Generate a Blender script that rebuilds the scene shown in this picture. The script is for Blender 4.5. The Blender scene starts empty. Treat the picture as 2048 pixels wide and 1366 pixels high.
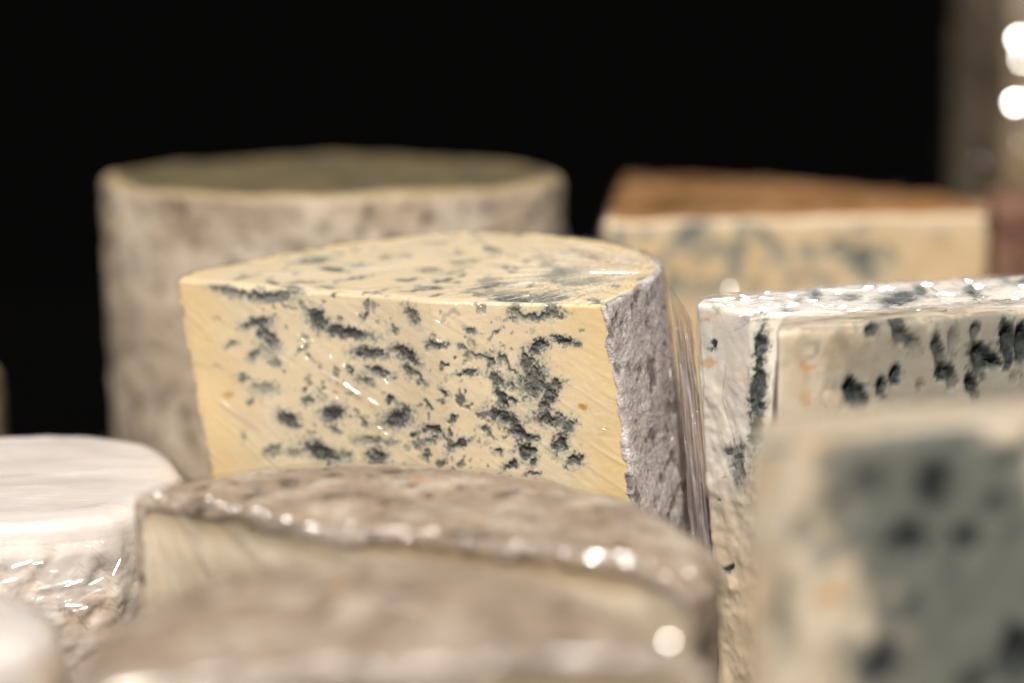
import bpy, math, random
import numpy as np
from mathutils import Vector

random.seed(4)
rng = np.random.default_rng(7)
scene = bpy.context.scene
COL = scene.collection

# ------------------------------------------------------------------ camera
LENS, PITCH, CAM_H = 85.0, math.radians(10.0), 0.325
K = 36.0 / LENS / 2048.0
CP, SP = math.cos(PITCH), math.sin(PITCH)
cam_d = bpy.data.cameras.new('camera')
cam = bpy.data.objects.new('camera', cam_d)
COL.objects.link(cam)
cam.location = (0, 0, CAM_H)
cam.rotation_euler = (math.pi / 2 - PITCH, 0, 0)
cam_d.lens = LENS
cam_d.sensor_width = 36.0
cam_d.clip_start = 0.05
cam_d.clip_end = 50.0
cam_d.dof.use_dof = True
cam_d.dof.focus_distance = 0.985
cam_d.dof.aperture_fstop = 2.8
scene.camera = cam

# ------------------------------------------------------------------ light
SUN_EL, SUN_AZ = math.radians(52.5), math.radians(3.0)     # azimuth: to the left of the camera's back
to_sun = Vector((-math.cos(SUN_EL) * math.sin(SUN_AZ), -math.cos(SUN_EL) * math.cos(SUN_AZ), math.sin(SUN_EL)))
world = bpy.data.worlds.new('World')
scene.world = world
world.use_nodes = True
wn = world.node_tree
sky = wn.nodes.new('ShaderNodeTexSky')
sky.sky_type = 'NISHITA'
sky.sun_disc = False
sky.sun_elevation = SUN_EL
sky.sun_rotation = math.atan2(to_sun.x, to_sun.y)
sky.air_density = 1.0
sky.dust_density = 2.5
sky.ozone_density = 0.6
wn.links.new(sky.outputs[0], wn.nodes['Background'].inputs[0])
wn.nodes['Background'].inputs[1].default_value = 0.055
sun_d = bpy.data.lights.new('sun', 'SUN')
sun_d.energy = 5.0
sun_d.angle = math.radians(0.6)
sun_d.color = (1.0, 0.94, 0.84)
sun = bpy.data.objects.new('sun', sun_d)
sun.rotation_euler = to_sun.to_track_quat('Z', 'Y').to_euler()
sun.location = (-1, -1, 2)
COL.objects.link(sun)

vs = scene.view_settings
vs.view_transform = 'Standard'
vs.look = 'None'
vs.exposure = 0.1
vs.gamma = 1.0
scene.render.engine = 'CYCLES'
scene.cycles.use_denoising = True
scene.cycles.max_bounces = 7
scene.cycles.transparent_max_bounces = 24
scene.cycles.sample_clamp_indirect = 4.0
scene.cycles.caustics_reflective = False
scene.cycles.caustics_refractive = False


# ------------------------------------------------------------------ pixels <-> place
def ray(px, py):
    u, v = (px - 1024) * K, (683 - py) * K
    return np.array([u, CP + v * SP, -SP + v * CP])


def atY(px, py, Y):
    d = ray(px, py)
    return np.array([0, 0, CAM_H]) + d * (Y / d[1])


def atZ(px, py, z):
    d = ray(px, py)
    return np.array([0, 0, CAM_H]) + d * ((z - CAM_H) / d[2])


def proj(P):
    q = P - np.array([0, 0, CAM_H])
    f = q[..., 1] * CP - q[..., 2] * SP
    u = q[..., 0] / f
    v = (q[..., 1] * SP + q[..., 2] * CP) / f
    return 1024 + u / K, 683 - v / K


# ------------------------------------------------------------------ noise
_TAB = (np.random.default_rng(99).random(1 << 18) * 2 - 1).astype(np.float32)


def vnoise(P, scale, seed=0):
    shp = np.asarray(P).shape[:-1]
    Q = (np.asarray(P, np.float32).reshape(-1, 3) * np.float32(scale) + np.array([seed * 7.31, seed * 3.17, seed * 5.71], np.float32))
    I = np.floor(Q)
    F = Q - I
    I = I.astype(np.int32) & 63
    J = (I + 1) & 63
    F = F * F * (3 - 2 * F)
    x0, x1 = I[:, 0] << 12, J[:, 0] << 12
    y0, y1 = I[:, 1] << 6, J[:, 1] << 6
    z0, z1 = I[:, 2], J[:, 2]
    fx, fy, fz = F[:, 0], F[:, 1], F[:, 2]

    def col(a):
        b = _TAB[a + z0]
        return b + (_TAB[a + z1] - b) * fz
    a = col(x0 + y0); a += (col(x0 + y1) - a) * fy
    b = col(x1 + y0); b += (col(x1 + y1) - b) * fy
    return (a + (b - a) * fx).reshape(shp)


ROT = np.array([[0.36, 0.48, -0.8], [-0.8, 0.6, 0.0], [0.48, 0.64, 0.6]])


def fbm(P, scale, octaves=4, seed=0, gain=0.5):
    s, a, t = 0, 1.0, 0
    Q = np.asarray(P, float)
    for o in range(octaves):
        Q = Q @ ROT.T
        s = s + a * vnoise(Q, scale * 2.03 ** o, seed + o * 17)
        t += a
        a *= gain
    return s / t


def ridged(P, scale, octaves=3, seed=0):
    s, a, t = 0, 1.0, 0
    Q = np.asarray(P, float)
    for o in range(octaves):
        Q = Q @ ROT.T
        n = 1 - np.abs(vnoise(Q, scale * 2.03 ** o, seed + o * 13)) * 1.6
        s = s + a * n
        t += a
        a *= 0.5
    return s / t


def sstep(a, b, x):
    t = np.clip((x - a) / (b - a), 0, 1)
    return t * t * (3 - 2 * t)


# ------------------------------------------------------------------ outlines
def resample(poly, step, closed=True, dims=None):
    poly = np.asarray(poly, float)
    if closed:
        poly = np.vstack([poly, poly[:1]])
    seg = np.linalg.norm(np.diff(poly[:, :dims], axis=0), axis=1)
    s = np.concatenate([[0], np.cumsum(seg)])
    n = max(8, int(s[-1] / step))
    t = np.linspace(0, s[-1], n, endpoint=not closed)
    return np.stack([np.interp(t, s, poly[:, i]) for i in range(poly.shape[1])], 1)


def smooth_loop(p, step, rad):
    n = max(1, int(rad / step))
    w = np.hanning(2 * n + 3)[1:-1]
    w /= w.sum()
    out = np.zeros_like(p)
    for i, k in enumerate(range(-n, n + 1)):
        out += w[i] * np.roll(p, k, axis=0)
    return out


def half_disc(L, R, step, rad, depth=1.0):
    """chord L->R facing the camera, arc behind. returns points and a cut flag (1 on the chord)"""
    L, R = np.asarray(L[:2]), np.asarray(R[:2])
    M, c = (L + R) / 2, (R - L) / 2
    r = np.linalg.norm(c)
    n = np.array([-c[1], c[0]])
    th = np.linspace(0, math.pi, 400)
    arc = M + np.cos(th)[:, None] * c + np.sin(th)[:, None] * n * depth
    ch = np.linspace(0, 1, 200)[1:-1, None]
    poly = np.vstack([arc, L + (R - L) * ch])
    flag = np.concatenate([np.zeros(400), np.ones(198)])
    q = resample(np.column_stack([poly, flag]), step, dims=2)
    q[:, :2] = smooth_loop(q[:, :2], step, rad)
    return q[:, :2], q[:, 2]


def circle(c, r, n):
    t = np.linspace(0, 2 * math.pi, n, endpoint=False)
    return np.column_stack([c[0] + r * np.cos(t), c[1] + r * np.sin(t)])


def polygon(pts, step, rad):
    q = resample([p[:2] for p in pts], step)
    return smooth_loop(q, step, rad)


# ------------------------------------------------------------------ prism grid
class Grid:
    pass


def prism(outline, zt, zb=0.0, bev=0.002, nwall=40, ncap=30, center=None, shear=None, bottom=True, cap_pow=1.0):
    o = np.asarray(outline)
    N = len(o)
    t = np.roll(o, -1, 0) - np.roll(o, 1, 0)
    t /= np.linalg.norm(t, axis=1)[:, None] + 1e-12
    nrm = np.column_stack([t[:, 1], -t[:, 0]])
    if center is None:
        center = o.mean(0)
    center = np.asarray(center)
    rows, kind, hh = [], [], []
    ztf = zt if callable(zt) else (lambda x, y: np.full_like(x, zt))

    def ring(xy, z, k, h):
        rows.append(np.column_stack([xy, z]))
        kind.append(k)
        hh.append(h)
    rim = o - nrm * bev
    if bottom:
        for c in (0.05, 0.6):
            xy = center + (rim - center) * c
            ring(xy, np.full(N, zb), 0, 0)
        ring(rim, np.full(N, zb), 0, 0)
    nb = 4
    zr = ztf(rim[:, 0], rim[:, 1])
    for i in range(1, nb):
        a = i / nb * math.pi / 2
        ring(o - nrm * bev * (1 - math.sin(a)), np.full(N, zb + bev * (1 - math.cos(a))), 1, 0)
    for i in range(nwall):
        f = i / (nwall - 1)
        ring(o.copy(), zb + bev + (zr - zb - 2 * bev) * f, 1, f)
    for i in range(1, nb + 1):
        a = i / nb * math.pi / 2
        ring(o - nrm * bev * (1 - math.cos(a)), zr - bev + bev * math.sin(a), 1 if i < 2 else 2, 1)
    for i in range(1, ncap):
        c = 1 - (i / (ncap - 0.5)) ** cap_pow
        xy = center + (rim - center) * c
        ring(xy, ztf(xy[:, 0], xy[:, 1]), 2, 1 + (1 - c))
    g = Grid()
    g.V = np.array(rows)
    g.kind = np.repeat(np.array(kind)[:, None], N, 1)
    g.h = np.repeat(np.array(hh)[:, None], N, 1)
    g.ctop = np.array([center[0], center[1], float(ztf(center[:1], center[1:2])[0])])
    g.zb = zb
    if shear is not None:
        ztop = zr.mean()
        g.V[..., 0] += shear[0] * (ztop - g.V[..., 2])
        g.V[..., 1] += shear[1] * (ztop - g.V[..., 2])
        g.ctop[0] += shear[0] * (ztop - g.ctop[2])
    g.bottom = bottom
    g.nrm = normals(g.V)
    return g


def normals(V):
    du = np.roll(V, -1, 1) - np.roll(V, 1, 1)
    dv = np.gradient(V, axis=0)
    n = np.cross(du, dv)
    l = np.linalg.norm(n, axis=2, keepdims=True)
    return n / np.maximum(l, 1e-12)


def grid_faces(R, N, cap_id=None):
    i = np.arange(R - 1)[:, None] * N
    j = np.arange(N)[None]
    j2 = (j + 1) % N
    q = np.stack([i + j, i + j2, i + N + j2, i + N + j], -1).reshape(-1, 4)
    tri = None
    if cap_id is not None:
        jj = np.arange(N)
        b = (R - 1) * N
        tri = np.column_stack([b + jj, b + (jj + 1) % N, np.full(N, cap_id)])
    return q, tri


def mesh_from(name, V, quads, tris=None, attrs=None, smooth=True):
    V = np.asarray(V, np.float32).reshape(-1, 3)
    used = np.zeros(len(V), bool)
    if len(quads):
        used[quads.ravel()] = True
    if tris is not None and len(tris):
        used[tris.ravel()] = True
    remap = np.cumsum(used) - 1
    V = V[used]
    lp = [remap[quads].ravel()] if len(quads) else []
    cnt = [np.full(len(quads), 4)] if len(quads) else []
    if tris is not None and len(tris):
        lp.append(remap[tris].ravel())
        cnt.append(np.full(len(tris), 3))
    lp = np.concatenate(lp).astype(np.int32)
    cnt = np.concatenate(cnt)
    st = np.concatenate([[0], np.cumsum(cnt)[:-1]]).astype(np.int32)
    me = bpy.data.meshes.new(name)
    me.vertices.add(len(V))
    me.vertices.foreach_set('co', V.ravel())
    me.loops.add(len(lp))
    me.loops.foreach_set('vertex_index', lp)
    me.polygons.add(len(st))
    me.polygons.foreach_set('loop_start', st)
    me.update(calc_edges=True)
    me.polygons.foreach_set('use_smooth', np.full(len(st), smooth))
    for k, a in (attrs or {}).items():
        a = np.asarray(a, np.float32)
        if a.ndim >= 2 and a.shape[-1] == 3 and a.size == 3 * len(used):
            a = a.reshape(-1, 3)[used]
            at = me.attributes.new(k, 'FLOAT_VECTOR', 'POINT')
            at.data.foreach_set('vector', a.ravel())
        else:
            a = a.ravel()[used]
            at = me.attributes.new(k, 'FLOAT', 'POINT')
            at.data.foreach_set('value', a)
    me.update()
    return me


def child(name, me, mat, parent, label=None, kind=None):
    o = bpy.data.objects.new(name, me)
    COL.objects.link(o)
    me.materials.append(mat)
    o.parent = parent
    if label:
        o['label'] = label
    if kind:
        o['kind'] = kind
    return o


def thing(name, label, cat, loc, group=None):
    o = bpy.data.objects.new(name, None)
    o.empty_display_size = 0.03
    o.location = loc
    COL.objects.link(o)
    o['label'] = label
    o['category'] = cat
    if group:
        o['group'] = group
    return o


# ------------------------------------------------------------------ veins laid out in photograph pixels
def vein_field(P, px, py, veins, wscale=260.0, wamp=7.0, seed=0, rag=0.45, grow=1.0):
    n = P.shape[0]
    core, halo, deep = np.zeros(n), np.zeros(n), np.zeros(n)
    wx = fbm(P, wscale, 3, seed + 1) * wamp * 1.6
    wy = fbm(P, wscale, 3, seed + 2) * wamp * 1.6
    rg = fbm(P, wscale * 2.6, 3, seed + 3)
    X, Y = px + wx, py + wy
    wl = sstep(0.075, 0.02, np.abs(fbm(P, wscale * 0.8, 3, seed + 6)))
    for (cx, cy, a, b, ang, s) in veins:
        a, b = a * grow, b * grow
        m = np.abs(X - cx) + np.abs(Y - cy) < 3.2 * max(a, b)
        if not m.any():
            continue
        c, sn = math.cos(math.radians(ang)), math.sin(math.radians(ang))
        dx, dy = X[m] - cx, Y[m] - cy
        u, v = (dx * c + dy * sn) / a, (-dx * sn + dy * c) / b
        d = np.sqrt(u * u + v * v) + rag * rg[m] * 1.6
        k = sstep(1.22, 0.86, d) * s
        core[m] = np.maximum(core[m], k)
        core[m] = np.maximum(core[m], wl[m] * sstep(2.1, 1.1, d) * s * 0.8)
        halo[m] = np.maximum(halo[m], sstep(2.0, 0.8, d) * min(1, s + 0.15))
        deep[m] = np.maximum(deep[m], sstep(1.05, 0.3, d) * s * min(1.0, b / 8.0))
    return core, halo, deep


# ------------------------------------------------------------------ materials
def nodes(name):
    m = bpy.data.materials.new(name)
    m.use_nodes = True
    nt = m.node_tree
    return m, nt, nt.nodes, nt.links, nt.nodes['Principled BSDF']


def N_(nt, t, **kw):
    n = nt.nodes.new(t)
    for k, v in kw.items():
        if k.startswith('i_'):
            key = k[2:]
            key = int(key) if key.isdigit() else key
            n.inputs[key].default_value = v
        else:
            setattr(n, k, v)
    return n


def mixc(nt, fac, a, b, blend='MIX'):
    m = nt.nodes.new('ShaderNodeMix')
    m.data_type = 'RGBA'
    m.blend_type = blend
    for s, v in ((m.inputs[0], fac), (m.inputs[6], a), (m.inputs[7], b)):
        if isinstance(v, (int, float)):
            s.default_value = v
        elif isinstance(v, tuple):
            s.default_value = (*v, 1) if len(v) == 3 else v
        else:
            nt.links.new(v, s)
    return m.outputs[2]


def ramp(nt, src, lo, hi, a=0.0, b=1.0):
    r = nt.nodes.new('ShaderNodeMapRange')
    r.interpolation_type = 'SMOOTHSTEP'
    r.inputs[1].default_value = lo
    r.inputs[2].default_value = hi
    r.inputs[3].default_value = a
    r.inputs[4].default_value = b
    nt.links.new(src, r.inputs[0])
    return r.outputs[0]


def math_(nt, op, a, b=None):
    m = nt.nodes.new('ShaderNodeMath')
    m.operation = op
    for s, v in ((m.inputs[0], a), (m.inputs[1], b)):
        if v is None:
            continue
        if isinstance(v, (int, float)):
            s.default_value = v
        else:
            nt.links.new(v, s)
    return m.outputs[0]


def noise(nt, scale, detail=4, rough=0.55, vec=None):
    n = nt.nodes.new('ShaderNodeTexNoise')
    n.inputs['Scale'].default_value = scale
    n.inputs['Detail'].default_value = detail
    n.inputs['Roughness'].default_value = rough
    if vec is None:
        tc = nt.nodes.get('TC') or nt.nodes.new('ShaderNodeTexCoord')
        tc.name = 'TC'
        vec = tc.outputs['Object']
    nt.links.new(vec, n.inputs['Vector'])
    return n.outputs[0]


def attr(nt, name, vec=False):
    a = nt.nodes.new('ShaderNodeAttribute')
    a.attribute_name = name
    return a.outputs['Vector' if vec else 'Fac']


def bump(nt, h, dist, strength=0.6, normal=None):
    b = nt.nodes.new('ShaderNodeBump')
    b.inputs['Strength'].default_value = strength
    b.inputs['Distance'].default_value = dist
    nt.links.new(h, b.inputs['Height'])
    if normal is not None:
        nt.links.new(normal, b.inputs['Normal'])
    return b.outputs[0]


def paste_material(name, paste, paste2, rimc, mould_a, mould_b, haloc, stain=None, sss=0.25, rough=0.42, spec=0.4, hk=0.72):
    m, nt, nd, ln, bs = nodes(name)
    n1 = noise(nt, 55, 4)
    n2 = noise(nt, 420, 3)
    c = mixc(nt, ramp(nt, n1, 0.35, 0.68), paste, paste2)
    c = mixc(nt, ramp(nt, n2, 0.42, 0.75, 0.0, 0.25), c, tuple(x * 0.86 for x in paste))
    c = mixc(nt, attr(nt, 'rim'), c, rimc)
    if stain:
        c = mixc(nt, attr(nt, 'stain'), c, stain)
    h = attr(nt, 'halo')
    c = mixc(nt, math_(nt, 'MULTIPLY', h, hk), c, haloc)
    n3 = noise(nt, 330, 4, 0.6)
    mc = mixc(nt, ramp(nt, math_(nt, 'SUBTRACT', n3, math_(nt, 'MULTIPLY', attr(nt, 'deep'), 0.10)), 0.36, 0.62), mould_a, mould_b)
    mo = attr(nt, 'mould')
    c = mixc(nt, mo, c, mc)
    ln.new(c, bs.inputs['Base Color'])
    ln.new(ramp(nt, mo, 0.1, 0.8, rough, 0.85), bs.inputs['Roughness'])
    bs.inputs['Specular IOR Level'].default_value = spec
    ln.new(ramp(nt, h, 0.0, 0.9, sss, 0.0), bs.inputs['Subsurface Weight'])
    bs.inputs['Subsurface Radius'].default_value = (1.0, 0.62, 0.3)
    bs.inputs['Subsurface Scale'].default_value = 0.004
    ln.new(bump(nt, math_(nt, 'ADD', n2, math_(nt, 'MULTIPLY', n3, math_(nt, 'ADD', mo, 0.25))), 0.0004, 0.4), bs.inputs['Normal'])
    return m


def rind_material(name, base, light, dark, patch, fuzz=700, scale=70, bdist=0.0008, rough=0.85, patch_lo=0.62):
    m, nt, nd, ln, bs = nodes(name)
    a = noise(nt, scale, 5, 0.6)
    b = noise(nt, scale * 3.1, 5, 0.65)
    f = noise(nt, fuzz, 4, 0.7)
    p = noise(nt, scale * 0.63, 3, 0.6)
    c = mixc(nt, ramp(nt, a, 0.45, 0.64), base, light)
    c = mixc(nt, ramp(nt, b, 0.53, 0.70, 0, 0.8), c, dark)
    c = mixc(nt, ramp(nt, p, patch_lo, patch_lo + 0.1, 0, 0.55), c, patch)
    c = mixc(nt, ramp(nt, f, 0.50, 0.72, 0, 0.5), c, light)
    c = mixc(nt, ramp(nt, f, 0.50, 0.28, 0, 0.45), c, dark)
    lowf = noise(nt, scale * 0.42, 3, 0.55)
    c = mixc(nt, ramp(nt, lowf, 0.50, 0.66, 0, 0.6), c, tuple(0.45 * x + 0.55 * y for x, y in zip(base, dark)))
    c = mixc(nt, math_(nt, 'MULTIPLY', attr(nt, 'pit'), 0.85), c, tuple(x * 0.55 for x in dark))
    ln.new(c, bs.inputs['Base Color'])
    bs.inputs['Roughness'].default_value = rough
    bs.inputs['Specular IOR Level'].default_value = 0.2
    ln.new(bump(nt, math_(nt, 'ADD', f, math_(nt, 'MULTIPLY', b, 1.5)), bdist, 0.7), bs.inputs['Normal'])
    return m


def film_material(name, milk=0.25, rough=0.11, bdist=0.0009, bstr=0.8, f0=0.06, lo=0.55, hi=0.78, base_milk=0.0, tint=(0.86, 0.84, 0.83), fk=0.5):
    m, nt, nd, ln, bs = nodes(name)
    nd.remove(bs)
    out = nd['Material Output']
    sv = attr(nt, 'streak', True)
    n = noise(nt, 1.0, 4, 0.6, sv)
    n2 = noise(nt, 2.7, 3, 0.6, sv)
    bp = bump(nt, math_(nt, 'ADD', n, math_(nt, 'MULTIPLY', n2, 0.4)), bdist, bstr)
    fold = attr(nt, 'fold')
    ln.new(ramp(nt, fold, 0.0, 1.0, bstr, 0.02), bp.node.inputs['Strength'])
    lw = nd.new('ShaderNodeLayerWeight')
    lw.inputs['Blend'].default_value = 0.5
    ln.new(bp, lw.inputs['Normal'])
    fr = math_(nt, 'MULTIPLY', math_(nt, 'POWER', lw.outputs['Facing'], 5.0), fk)
    fr = math_(nt, 'ADD', fr, f0)
    fr = math_(nt, 'ADD', fr, math_(nt, 'MULTIPLY', fold, 0.16))
    tr = nd.new('ShaderNodeBsdfTransparent')
    gl = nd.new('ShaderNodeBsdfGlossy')
    ln.new(ramp(nt, fold, 0, 1, rough, 0.16), gl.inputs['Roughness'])
    ln.new(bp, gl.inputs['Normal'])
    mx = nd.new('ShaderNodeMixShader')
    ln.new(fr, mx.inputs[0]); ln.new(tr.outputs[0], mx.inputs[1]); ln.new(gl.outputs[0], mx.inputs[2])
    df = nd.new('ShaderNodeBsdfDiffuse'); df.inputs[0].default_value = (*tint, 1)
    tl = nd.new('ShaderNodeBsdfTranslucent'); tl.inputs[0].default_value = (*tint, 1)
    m2 = nd.new('ShaderNodeMixShader'); m2.inputs[0].default_value = 0.4
    ln.new(df.outputs[0], m2.inputs[1]); ln.new(tl.outputs[0], m2.inputs[2])
    mf = ramp(nt, n, lo, hi, base_milk, milk)
    mf = math_(nt, 'MULTIPLY', mf, attr(nt, 'milk'))
    m3 = nd.new('ShaderNodeMixShader')
    ln.new(mf, m3.inputs[0]); ln.new(mx.outputs[0], m3.inputs[1]); ln.new(m2.outputs[0], m3.inputs[2])
    ln.new(m3.outputs[0], out.inputs[0])
    return m


def plain(name, col, rough=0.9, spec=0.1):
    m, nt, nd, ln, bs = nodes(name)
    n = noise(nt, 60, 3)
    ln.new(mixc(nt, n, tuple(x * 0.7 for x in col), col), bs.inputs['Base Color'])
    bs.inputs['Roughness'].default_value = rough
    bs.inputs['Specular IOR Level'].default_value = spec
    return m


M_center = paste_material('golden_blue_cheese', (0.80, 0.67, 0.47), (0.78, 0.63, 0.42), (0.80, 0.58, 0.27), (0.048, 0.05, 0.046), (0.17, 0.165, 0.15), (0.35, 0.39, 0.33), stain=(0.55, 0.30, 0.08))
M_white = paste_material('white_blue_cheese', (0.90, 0.84, 0.76), (0.86, 0.77, 0.65), (0.74, 0.58, 0.36), (0.016, 0.02, 0.018), (0.08, 0.10, 0.105), (0.34, 0.38, 0.35), stain=(0.72, 0.42, 0.18))
M_slice = paste_material('greenish_blue_cheese', (0.72, 0.62, 0.48), (0.66, 0.53, 0.38), (0.70, 0.54, 0.34), (0.008, 0.009, 0.007), (0.035, 0.042, 0.042), (0.105, 0.125, 0.115), stain=(0.58, 0.34, 0.13), hk=0.95)
M_far = paste_material('ochre_blue_cheese', (0.70, 0.53, 0.33), (0.64, 0.45, 0.25), (0.68, 0.54, 0.37), (0.11, 0.115, 0.10), (0.19, 0.19, 0.17), (0.34, 0.33, 0.26), sss=0.1)
M_topfar = paste_material('dimmed_olive_blue_cheese', (0.16, 0.125, 0.07), (0.12, 0.095, 0.052), (0.36, 0.28, 0.165), (0.03, 0.03, 0.022), (0.05, 0.048, 0.036), (0.07, 0.065, 0.04), sss=0.1)  # pale cut top coloured dark, for its mould and for grazing light
M_tomme = paste_material('pale_tomme_paste', (0.64, 0.54, 0.40), (0.58, 0.48, 0.34), (0.40, 0.30, 0.19), (0.2, 0.2, 0.2), (0.3, 0.3, 0.3), (0.5, 0.5, 0.4))
M_rind = rind_material('grey_mould_rind', (0.62, 0.55, 0.53), (0.80, 0.75, 0.73), (0.30, 0.255, 0.24), (0.68, 0.61, 0.59), fuzz=800, scale=110, bdist=0.0012)
M_rindbig = rind_material('grey_brown_wheel_rind', (0.42, 0.33, 0.245), (0.60, 0.51, 0.41), (0.22, 0.165, 0.115), (0.52, 0.39, 0.22), fuzz=160, scale=26, bdist=0.001)
M_tomrind = rind_material('pinkish_grey_tomme_rind', (0.37, 0.28, 0.205), (0.57, 0.475, 0.385), (0.12, 0.08, 0.05), (0.54, 0.27, 0.08), fuzz=300, scale=46, bdist=0.0009, patch_lo=0.64)
M_brown = rind_material('orange_brown_rind', (0.31, 0.155, 0.055), (0.46, 0.27, 0.13), (0.10, 0.05, 0.022), (0.44, 0.19, 0.045), fuzz=250, scale=30, bdist=0.0012, rough=0.6)
M_redbrown = rind_material('red_brown_rind', (0.16, 0.08, 0.055), (0.30, 0.17, 0.12), (0.07, 0.035, 0.025), (0.30, 0.13, 0.08), fuzz=250, scale=34, bdist=0.0012, rough=0.6)
M_mottled = rind_material('mottled_dark_rind', (0.24, 0.175, 0.11), (0.36, 0.29, 0.21), (0.10, 0.07, 0.042), (0.32, 0.20, 0.06), fuzz=120, scale=22, bdist=0.001, rough=0.7)
M_bloom = paste_material('white_bloomy_cheese', (0.80, 0.735, 0.69), (0.79, 0.70, 0.635), (0.74, 0.60, 0.48), (0.5, 0.4, 0.3), (0.6, 0.5, 0.4), (0.7, 0.58, 0.46), stain=(0.66, 0.42, 0.24))
F_center = film_material('clear_stretch_film', milk=0.30, bdist=0.0010, lo=0.50, hi=0.70)
F_clear = film_material('glossy_clear_film', milk=0.16, bdist=0.0012, rough=0.09)
F_gloss = film_material('painted_sheen_film', milk=0.30, base_milk=0.06, bdist=0.0012, rough=0.12, f0=0.05, lo=0.42, hi=0.7, fk=0.2, tint=(0.92, 0.90, 0.89))  # whitish milk layer paints in the sky sheen on the film
F_fan = film_material('fanned_film', milk=0.45, bdist=0.0012, lo=0.46, hi=0.72, fk=0.3, tint=(0.82, 0.78, 0.72))
F_crumple = film_material('crumpled_film', milk=0.25, bdist=0.002, bstr=1.0, rough=0.10)
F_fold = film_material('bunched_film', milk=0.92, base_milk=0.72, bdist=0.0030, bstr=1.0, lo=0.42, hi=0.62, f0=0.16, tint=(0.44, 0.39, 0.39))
M_black = plain('black_cloth', (0.0022, 0.0021, 0.0021), 1.0, 0.0)


# ------------------------------------------------------------------ film helpers
def displace(g, d):
    g.V = g.V + g.nrm * d[..., None]


def film_mesh(name, g, streak, milk=None, keep=None, extra=None):
    """film from a grid, plus tubes (creases); streak: per-vertex coordinates of the stretch lines"""
    R, N = g.V.shape[:2]
    V = np.vstack([g.V.reshape(-1, 3), g.ctop[None] + [0, 0, 0.001]])
    q, t = grid_faces(R, N, R * N)
    S = np.vstack([streak.reshape(-1, 3), streak.reshape(-1, 3)[-1:]])
    mk = np.ones(R * N + 1) if milk is None else np.append(milk.ravel(), 1.0)
    if keep is not None:
        kf = keep.ravel()
        q = q[kf[q].all(1)]
        t = None if not kf[-N:].all() else t
    if extra:
        vs_, qs_, ss_ = [V], [q], [S]
        off = len(V)
        for (ev, eq) in extra:
            vs_.append(ev); qs_.append(eq + off); ss_.append(ev * 500.0)
            off += len(ev)
        mk = np.append(mk, np.ones(off - len(V)))
        V, q, S = np.vstack(vs_), np.vstack(qs_), np.vstack(ss_)
    fo = np.zeros(len(V)); fo[R * N + 1:] = 1.0
    return mesh_from(name, V, q, t, {'streak': S, 'milk': mk, 'fold': fo})


def tube(pts, r, sides=8, taper=True, wob=0.25, seed=0):
    pts = np.asarray(pts, float)
    P = resample(pts, max(r * 1.6, 0.0006), closed=False)
    n = len(P)
    P = P + np.column_stack([vnoise(P + seed, 220, 3), vnoise(P + seed, 220, 4), vnoise(P + seed, 220, 5)]) * r * wob * 2
    T = np.gradient(P, axis=0)
    T /= np.linalg.norm(T, axis=1)[:, None] + 1e-12
    up = np.array([0.13, 0.2, 0.97])
    A = np.cross(T, up); A /= np.linalg.norm(A, axis=1)[:, None] + 1e-9
    B = np.cross(A, T)
    s = np.linspace(0, 1, n)
    rr = r * (np.clip(np.minimum(s, 1 - s) * 6, 0.08, 1) if taper else np.ones(n))
    rr = rr * (1 + wob * vnoise(P + seed + 5, 400, 9))
    a = np.linspace(0, 2 * math.pi, sides, endpoint=False)
    V = P[:, None] + rr[:, None, None] * (np.cos(a)[None, :, None] * A[:, None] + np.sin(a)[None, :, None] * B[:, None])
    q, _ = grid_faces(n, sides)
    return V.reshape(-1, 3), q


def glint(pts, w, bend=9.0, seed=0, sides=7, jit=0.05, wob=1.0):
    """a crease of film whose crest is turned half way between the sun and the eye, so it flashes"""
    pts = np.asarray(pts, float)
    P = resample(pts, max(w * 0.5, 0.0005), closed=False)
    n = len(P)
    P = P + np.column_stack([vnoise(P + seed, 260, k) for k in (3, 4, 5)]) * min(w * 0.4, 0.00025) * wob
    T = np.gradient(P, axis=0); T /= np.linalg.norm(T, axis=1)[:, None] + 1e-12
    view = np.array([0, 0, CAM_H]) - P; view /= np.linalg.norm(view, axis=1)[:, None]
    H = view + np.array(to_sun); H /= np.linalg.norm(H, axis=1)[:, None]
    H = H + jit * np.column_stack([vnoise(P + seed, 700, k) for k in (13, 14, 15)])
    nn_ = H - (H * T).sum(1)[:, None] * T; nn_ /= np.linalg.norm(nn_, axis=1)[:, None] + 1e-9
    B = np.cross(T, nn_)
    s_ = np.linspace(0, 1, n)
    ww = w * np.clip(np.minimum(s_, 1 - s_) * 5, 0.12, 1) * (1 + 0.5 * vnoise(P + seed, 500, 8))
    b = np.linspace(-1, 1, sides)
    hgt = -np.sin(math.radians(bend)) * b * b / 2
    V = P[:, None] + ww[:, None, None] * (b[None, :, None] * B[:, None] + hgt[None, :, None] * nn_[:, None]) + view[:, None] * 0.0003
    ii = (np.arange(n - 1)[:, None] * sides + np.arange(sides - 1)[None]).ravel()
    return V.reshape(-1, 3), np.column_stack([ii, ii + 1, ii + sides + 1, ii + sides])


def spot(p, w, l, bend=4.0, seed=0, turn=0.0, jit=0.0):
    """a little facet of crumpled film lying square to the flash direction"""
    p = np.asarray(p, float)
    v_ = np.array([0, 0, CAM_H]) - p
    h_ = v_ / np.linalg.norm(v_) + np.array(to_sun)
    h_ /= np.linalg.norm(h_)
    t_ = np.array([1.0, 0, 0]) - h_[0] * h_
    t_ /= np.linalg.norm(t_)
    t_ = math.cos(turn) * t_ + math.sin(turn) * np.cross(h_, t_)
    return glint([p - t_ * l, p, p + t_ * l], w, bend, seed=seed, jit=jit, wob=0.0)


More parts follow.
